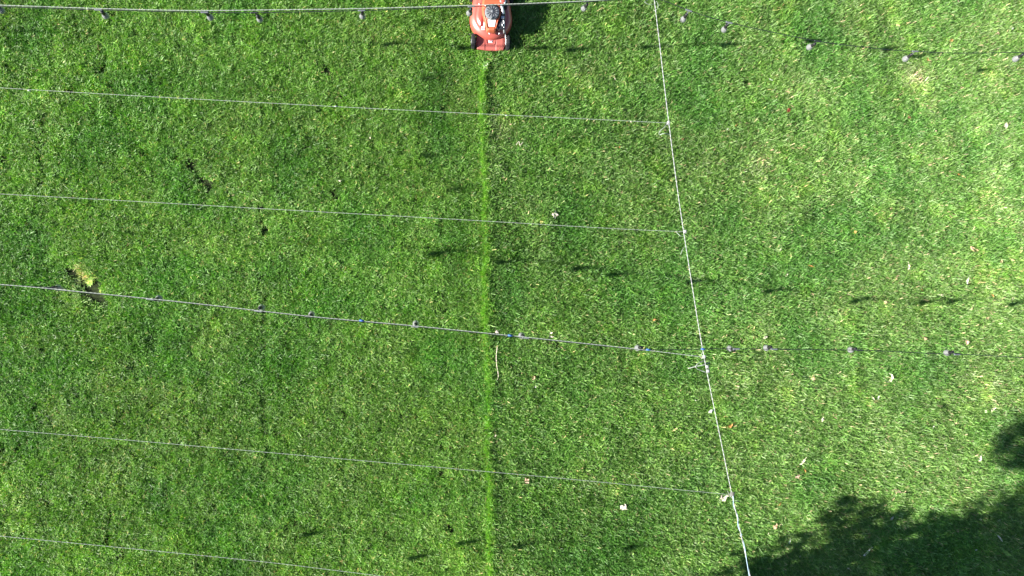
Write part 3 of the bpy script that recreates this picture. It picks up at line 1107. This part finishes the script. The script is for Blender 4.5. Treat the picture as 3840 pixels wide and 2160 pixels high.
LEAVES = [
    # u, v, length px, width px, colour, kind, rotation deg, label
    (1821, 249, 34, 15, 'white', 'crumple', 75, 'crumpled whitish leaf in the grass just in front of the mower'),
    (2104, 352, 16, 12, 'pink', 'fold', 60, 'small pinkish leaf above the twine nearest the mower'),
    (2081, 804, 26, 22, 'grey', 'crumple', 80, 'crumpled grey pink leaf alone above the second thin twine'),
    (2890, 299, 20, 9, 'white', 'fold', -20, 'whitish folded leaf right of the rope, below the sagging black cable'),
    (2808, 315, 15, 9, 'tan', 'curl', 20, 'small tan leaf close left of the whitish folded leaf under the sagging cable'),
    (2957, 413, 24, 14, 'red', 'crumple', 60, 'dark red brown leaf in the upper right, darkest leaf on the lawn'),
    (2760, 468, 13, 9, 'orange', 'curl', 30, 'small orange leaf right of the first twine knot on the rope'),
    (2559, 521, 13, 10, 'brown', 'crumple', 80, 'small dark brown leaf just right of the rope below the first twine knot'),
    (2679, 560, 13, 8, 'tan', 'curl', 60, 'small tan leaf between the first and second twine knots, right of the rope'),
    (3567, 152, 24, 14, 'orange', 'curl', 25, 'curled orange brown leaf above the black cable near the top right corner'),
    (3563, 171, 11, 9, 'pink', 'fold', 80, 'little leaf directly below the curled orange brown leaf at top right'),
    (3477, 222, 17, 12, 'orange', 'curl', 115, 'small orange leaf under the black cable between the last two bulbs'),
    (3231, 247, 15, 8, 'brown', 'curl', 60, 'small brown leaf under the black cable, left of the last bulbs'),
    (3408, 440, 20, 13, 'brown', 'crumple', 120, 'two tone brown leaf in the middle of the upper right lawn'),
    (3772, 471, 24, 17, 'pale', 'crumple', 85, 'pale crumpled leaf close to the right edge, below the black cable'),
    (3608, 528, 15, 12, 'tan', 'crumple', 80, 'small tan leaf lower left of the pale crumpled leaf at the right edge'),
    (3416, 554, 15, 8, 'pink', 'fold', 10, 'small pinkish leaf below the two tone brown leaf'),
    (3600, 657, 32, 9, 'orange', 'curl', -25, 'long narrow orange leaf curled in an arc at upper right'),
    (3487, 618, 15, 10, 'tan', 'curl', 15, 'small tan leaf upper left of the long orange arc leaf'),
    (3024, 693, 18, 8, 'tan', 'curl', 5, 'narrow tan leaf lying sideways in the open lawn above the middle cable'),
    (3650, 938, 46, 22, 'tan', 'curl', -12, 'largest curled brown leaf, with a dark shadow, near the right edge'),
    (3755, 981, 20, 12, 'tan', 'curl', 75, 'curled tan leaf to the lower right of the largest brown leaf'),
    (3408, 1000, 28, 12, 'pale', 'fold', 100, 'pale pink upright leaf above the dark bulb shadow on the right'),
    (3627, 1052, 30, 12, 'white', 'fold', 75, 'whitish long leaf below the largest brown leaf'),
    (3359, 1046, 19, 11, 'tan', 'curl', 50, 'tan leaf touching the dark bulb shadow on the right'),
    (3207, 871, 16, 11, 'orange', 'crumple', 20, 'small orange leaf right of the middle of the lawn above the bulb shadows'),
    (3288, 799, 16, 7, 'tan', 'curl', 0, 'little tan leaf with a black shadow streak beside it'),
    (3798, 1118, 20, 13, 'pale', 'curl', 45, 'pale leaf by the right edge with a dark shadow at its upper right'),
    (3321, 1133, 18, 10, 'tan', 'crumple', 40, 'tan leaf above the middle black cable, below the bulb shadows'),
    (3196, 1108, 14, 7, 'tan', 'curl', 110, 'thin tan leaf left of the tan leaf below the bulb shadows'),
    (3526, 1106, 18, 9, 'pale', 'fold', 0, 'pale flat leaf right of centre between bulb shadows and black cable'),
    (3723, 1108, 14, 7, 'orange', 'curl', 130, 'narrow orange leaf left of the pale leaf by the right edge'),
    (3703, 1192, 20, 11, 'tan', 'fold', 25, 'tan leaf in the open right lawn, well above the last middle bulb'),
    (3627, 1283, 24, 13, 'pink', 'crumple', 140, 'pinkish crumpled leaf just above the last bulb of the middle cable'),
    (3470, 1271, 16, 12, 'tan', 'crumple', 50, 'small tan leaf above the middle cable between its last two bulbs'),
    (3668, 1320, 15, 7, 'tan', 'curl', -10, 'narrow tan leaf touching the middle cable near its right end'),
    (3328, 1414, 44, 17, 'pale', 'ring', 150, 'large pale leaf rolled into an open ring below the middle cable'),
    (3275, 1493, 22, 8, 'pale', 'fold', 120, 'slim pale leaf, left one of the pair below the ring shaped leaf'),
    (3293, 1491, 16, 9, 'white', 'fold', 65, 'small white leaf, right one of the pair below the ring shaped leaf'),
    (3722, 1534, 30, 12, 'pale', 'curl', 35, 'pale curled leaf on the sunlit side of the upper shade patch at the right edge'),
    (3697, 1542, 12, 10, 'white', 'crumple', 60, 'small white leaf left of the pale curled leaf by the upper shade patch'),
    (3773, 1550, 26, 9, 'pale', 'curl', 70, 'thin twisted pale leaf at the top rim of the upper shade patch'),
    (3639, 1594, 16, 10, 'tan', 'fold', 0, 'faint tan leaf left of the upper shade patch'),
    (3545, 1671, 15, 9, 'pale', 'crumple', 100, 'small pale leaf between the two shade patches'),
    (3675, 1721, 22, 13, 'white', 'curl', 65, 'whitish curled leaf at the lower rim of the upper shade patch'),
    (3299, 1698, 24, 10, 'orange', 'curl', 95, 'upright orange tan leaf above the big shade'),
    (3363, 1842, 36, 15, 'pink', 'fold', -15, 'long pinkish tan leaf at the upper rim of the big shade'),
    (3350, 1871, 16, 12, 'tan', 'fold', 50, 'small tan leaf just under the long pinkish leaf in the big shade'),
    (3345, 1944, 19, 10, 'grey', 'fold', 45, 'small grey leaf inside the big shade below the pinkish leaf'),
    (3259, 2008, 20, 17, 'brown', 'flat', 80, 'dull brown leaf in the big shade above the long white leaf'),
    (3251, 2074, 42, 13, 'white', 'fold', 40, 'long whitish leaf in the big shade near the bottom edge'),
    (3591, 1990, 20, 16, 'tan', 'fold', 100, 'tan leaf in the middle of the big shade'),
    (3746, 1951, 17, 7, 'grey', 'curl', 10, 'small grey leaf in the shade close to the right edge'),
    (3677, 1946, 14, 10, 'grey', 'crumple', 80, 'grey leaf between the tan leaf in the shade and the right edge'),
    (3750, 2017, 34, 7, 'pale', 'curl', 125, 'thin pale leaf above the green leaf in the shade'),
    (3770, 2072, 46, 20, 'green', 'fold', 140, 'big green leaf in the bottom right shade'),
    (3809, 1422, 34, 18, 'lime', 'flat', -5, 'broad light green leaf at the right edge under the middle cable'),
    (3010, 1732, 32, 11, 'pale', 'curl', 45, 'long pale leaf in the sun right of the dark rope knot'),
    (3019, 1768, 16, 8, 'orange', 'curl', 100, 'small orange leaf below the long pale leaf in the sun'),
    (2990, 1787, 22, 10, 'pink', 'crumple', 30, 'pinkish leaf below left of the long pale leaf in the sun'),
    (2713, 1865, 38, 26, 'grey', 'crumple', 30, 'crumpled grey brown leaf beside the dark knot on the rope'),
    (2923, 1892, 17, 9, 'orange', 'fold', 40, 'small orange leaf between the dark rope knot and the big shade'),
    (2905, 1973, 24, 11, 'tan', 'crumple', 60, 'ragged tan leaf on the left tip of the big shade'),
    (2962, 2030, 22, 8, 'white', 'fold', 60, 'white sliver of a leaf in the left tip of the big shade'),
    (2757, 1369, 26, 12, 'tan', 'curl', 15, 'tan bow shaped leaf below the middle black cable, right of the rope tangle'),
    (2735, 1600, 36, 17, 'orange', 'curl', 30, 'orange brown curled leaf close to the right side of the rope'),
    (2665, 1540, 26, 12, 'white', 'crumple', 20, 'whitish crumpled leaf under the rope below its tangle'),
    (3050, 1418, 24, 15, 'tan', 'crumple', 100, 'tan crumpled leaf left of the ring shaped leaf'),
    (3085, 1572, 20, 11, 'pale', 'crumple', 70, 'pale ragged leaf between ring shaped leaf and rope'),
    (2860, 1585, 22, 14, 'lime', 'crumple', 70, 'pale green leaf right of the orange brown leaf by the rope'),
    (2926, 934, 19, 9, 'pale', 'curl', 60, 'pale leaf with a long stalk above the bulb shadows'),
    (3040, 997, 22, 9, 'orange', 'curl', -20, 'orange tan leaf level with the bulb shadows, centre of the right lawn'),
    (2950, 1030, 20, 10, 'pale', 'curl', 60, 'pale leaf touching the end of a bulb shadow right of the rope'),
    (3046, 1103, 18, 9, 'tan', 'curl', -30, 'tan leaf right of the rope below the bulb shadows'),
    (3061, 1176, 18, 8, 'tan', 'curl', 85, 'upright tan leaf above the middle black cable, third bulb from its right end'),
    (2906, 1243, 14, 8, 'tan', 'curl', 60, 'small tan leaf above the pair of bulbs right of the rope'),
    (2868, 1266, 18, 11, 'grey', 'crumple', 30, 'grey crumb of leaf right above the second bulb right of the rope'),
    (2455, 1200, 16, 9, 'orange', 'crumple', 0, 'small orange leaf above the bulb left of the rope'),
    (2337, 1902, 28, 24, 'pale', 'crumple', 50, 'pale crumpled leaf left of the rope below the twine with the dark knot'),
    (1976, 1802, 26, 18, 'pink', 'crumple', 120, 'pinkish crumpled leaf just under the twine right of the mowing edge'),
    (2513, 2104, 20, 8, 'pink', 'fold', 50, 'narrow pinkish leaf at the bottom, left of the rope'),
    (2642, 1960, 16, 8, 'brown', 'fold', 95, 'small brown leaf left of the rope below the dark knot'),
    (2070, 1256, 22, 16, 'pale', 'ring', 40, 'pale curly leaf just above the middle line, right of the mowing edge'),
    (2002, 1417, 18, 12, 'tan', 'crumple', 60, 'tan leaf in the long grass below the middle line'),
    (1864, 1245, 20, 12, 'grey', 'crumple', 120, 'grey ragged leaf on the mowing edge just above the middle line'),
    (2584, 1697, 12, 10, 'pink', 'flat', 20, 'tiny pink leaf left of the rope, above the twine with the dark knot'),
]
for k, (u, v, L, W, c, kind, rot, label) in enumerate(LEAVES):
    s = .00322
    zl = .052 if u < 1830 else .068
    q = at(u, v, zl)
    bm = leaf_mesh(kind, L * s * 1.05, W * s * 1.15, k + 3)
    mz = min(w.co.z for w in bm.verts)
    for w in bm.verts:
        w.co.z -= mz
    o = link('fallen_leaf', bm, LM[c], None, False, (q.x, q.y, zl - .006), (random.uniform(-.2, .2), random.uniform(-.2, .2), R(rot)))
    tag(o, label, 'leaf', 'fallen leaves on the lawn')

# crumbs too small to tell apart
TINY = [(3317, 120), (3797, 106), (3594, 4), (2936, 18), (2322, 552), (2365, 457), (2350, 458), (2306, 296), (2870, 667), (2729, 483), (3684, 731), (3508, 491), (2584, 788), (2675, 950), (3571, 1129), (2905, 1242), (2607, 1501),
        (2278, 1681), (2370, 1859), (2246, 1815), (2360, 2001), (2008, 1451), (1858, 1634), (1388, 517), (1273, 679), (3000, 2086), (2881, 2002), (2851, 2129), (2003, 1419), (3456, 1085), (3130, 1457), (3500, 1600), (3320, 1650), (3660, 2062), (3560, 2085), (3180, 2130), (3745, 2138), (2450, 60), (2180, 170)]
for k, (u, v) in enumerate(TINY):
    zl = .05 if u < 1830 else .066
    q = at(u, v, zl)
    c = random.choice(['tan', 'pale', 'white', 'pink', 'orange'])
    bm = leaf_mesh(random.choice(['curl', 'crumple', 'fold']), random.uniform(.026, .038), random.uniform(.018, .026), 200 + k)
    o = link('leaf_crumb', bm, LM[c], None, False, (q.x, q.y, zl), (random.uniform(-.3, .3), random.uniform(-.3, .3), random.random() * 6))
    tag(o, 'tiny pale crumb of a dry leaf caught in the grass', 'leaf crumb', 'leaf crumbs in the grass')

# the bleached stalk on the mowing edge
bm = bmesh.new()
st = [at(u, v, .075 + dz) for u, v, dz in ((1865, 1302, 0), (1862, 1325, .006), (1861, 1350, .01), (1864, 1378, .008), (1868, 1400, .004), (1868, 1416, 0), (1862, 1428, -.01))]
base = st[0].copy()
base.z = 0.05
tube(bm, [q - base for q in smooth_path(st, 4)], .0042, 6, .0025)
tube(bm, [st[2] - base, st[2] - base + Vector((.02, -.01, 0))], .002, 5)
o = link('dry_stalk', bm, LM['pale'], None, True, base)
tag(o, 'bleached thin stalk lying upright beside the mowing edge', 'stalk')
bm = bmesh.new()
st = [at(u, v, .075) for u, v in ((1936, 543), (1946, 530), (1950, 545), (1962, 532))]
base = st[0].copy()
tube(bm, [q - base for q in smooth_path(st, 4)], .003, 5)
o = link('dry_stalk', bm, LM['pale'], None, True, base)
tag(o, 'crooked pale stalk in the long grass between the two upper twines', 'stalk')

# broad clover leaves in the long grass near the lower end of the rope
clm = mat('clover_leaf', (.17, .29, .055), .5, .4, vary=.3, scale=60)
bm = bmesh.new()
for k in range(620):
    if k < 420:
        u, v = random.gauss(2720, 190), random.gauss(1790, 150)
    else:
        u, v = random.uniform(1900, 3300), random.uniform(1400, 2160)
    if not (1880 < u < 3500 and 1300 < v < 2200):
        continue
    c = at(u, v, random.uniform(.055, .08))
    a0 = random.random() * 6.3
    q = Euler((random.uniform(-.5, .5), random.uniform(-.5, .5), a0)).to_matrix()
    L, W = random.uniform(.010, .022), random.uniform(.006, .011)
    ring = [(-L, 0, 0), (-L * .4, -W, .002), (L * .5, -W * .9, .002), (L, 0, -.003), (L * .5, W * .9, .002), (-L * .4, W, .002)]
    bm.faces.new([bm.verts.new(c + q @ Vector(w)) for w in ring])
o = link('clover_leaves', bm, clm)
tag(o, 'broad light green clover leaves among the grass near the lower rope', 'clover', None, 'stuff')
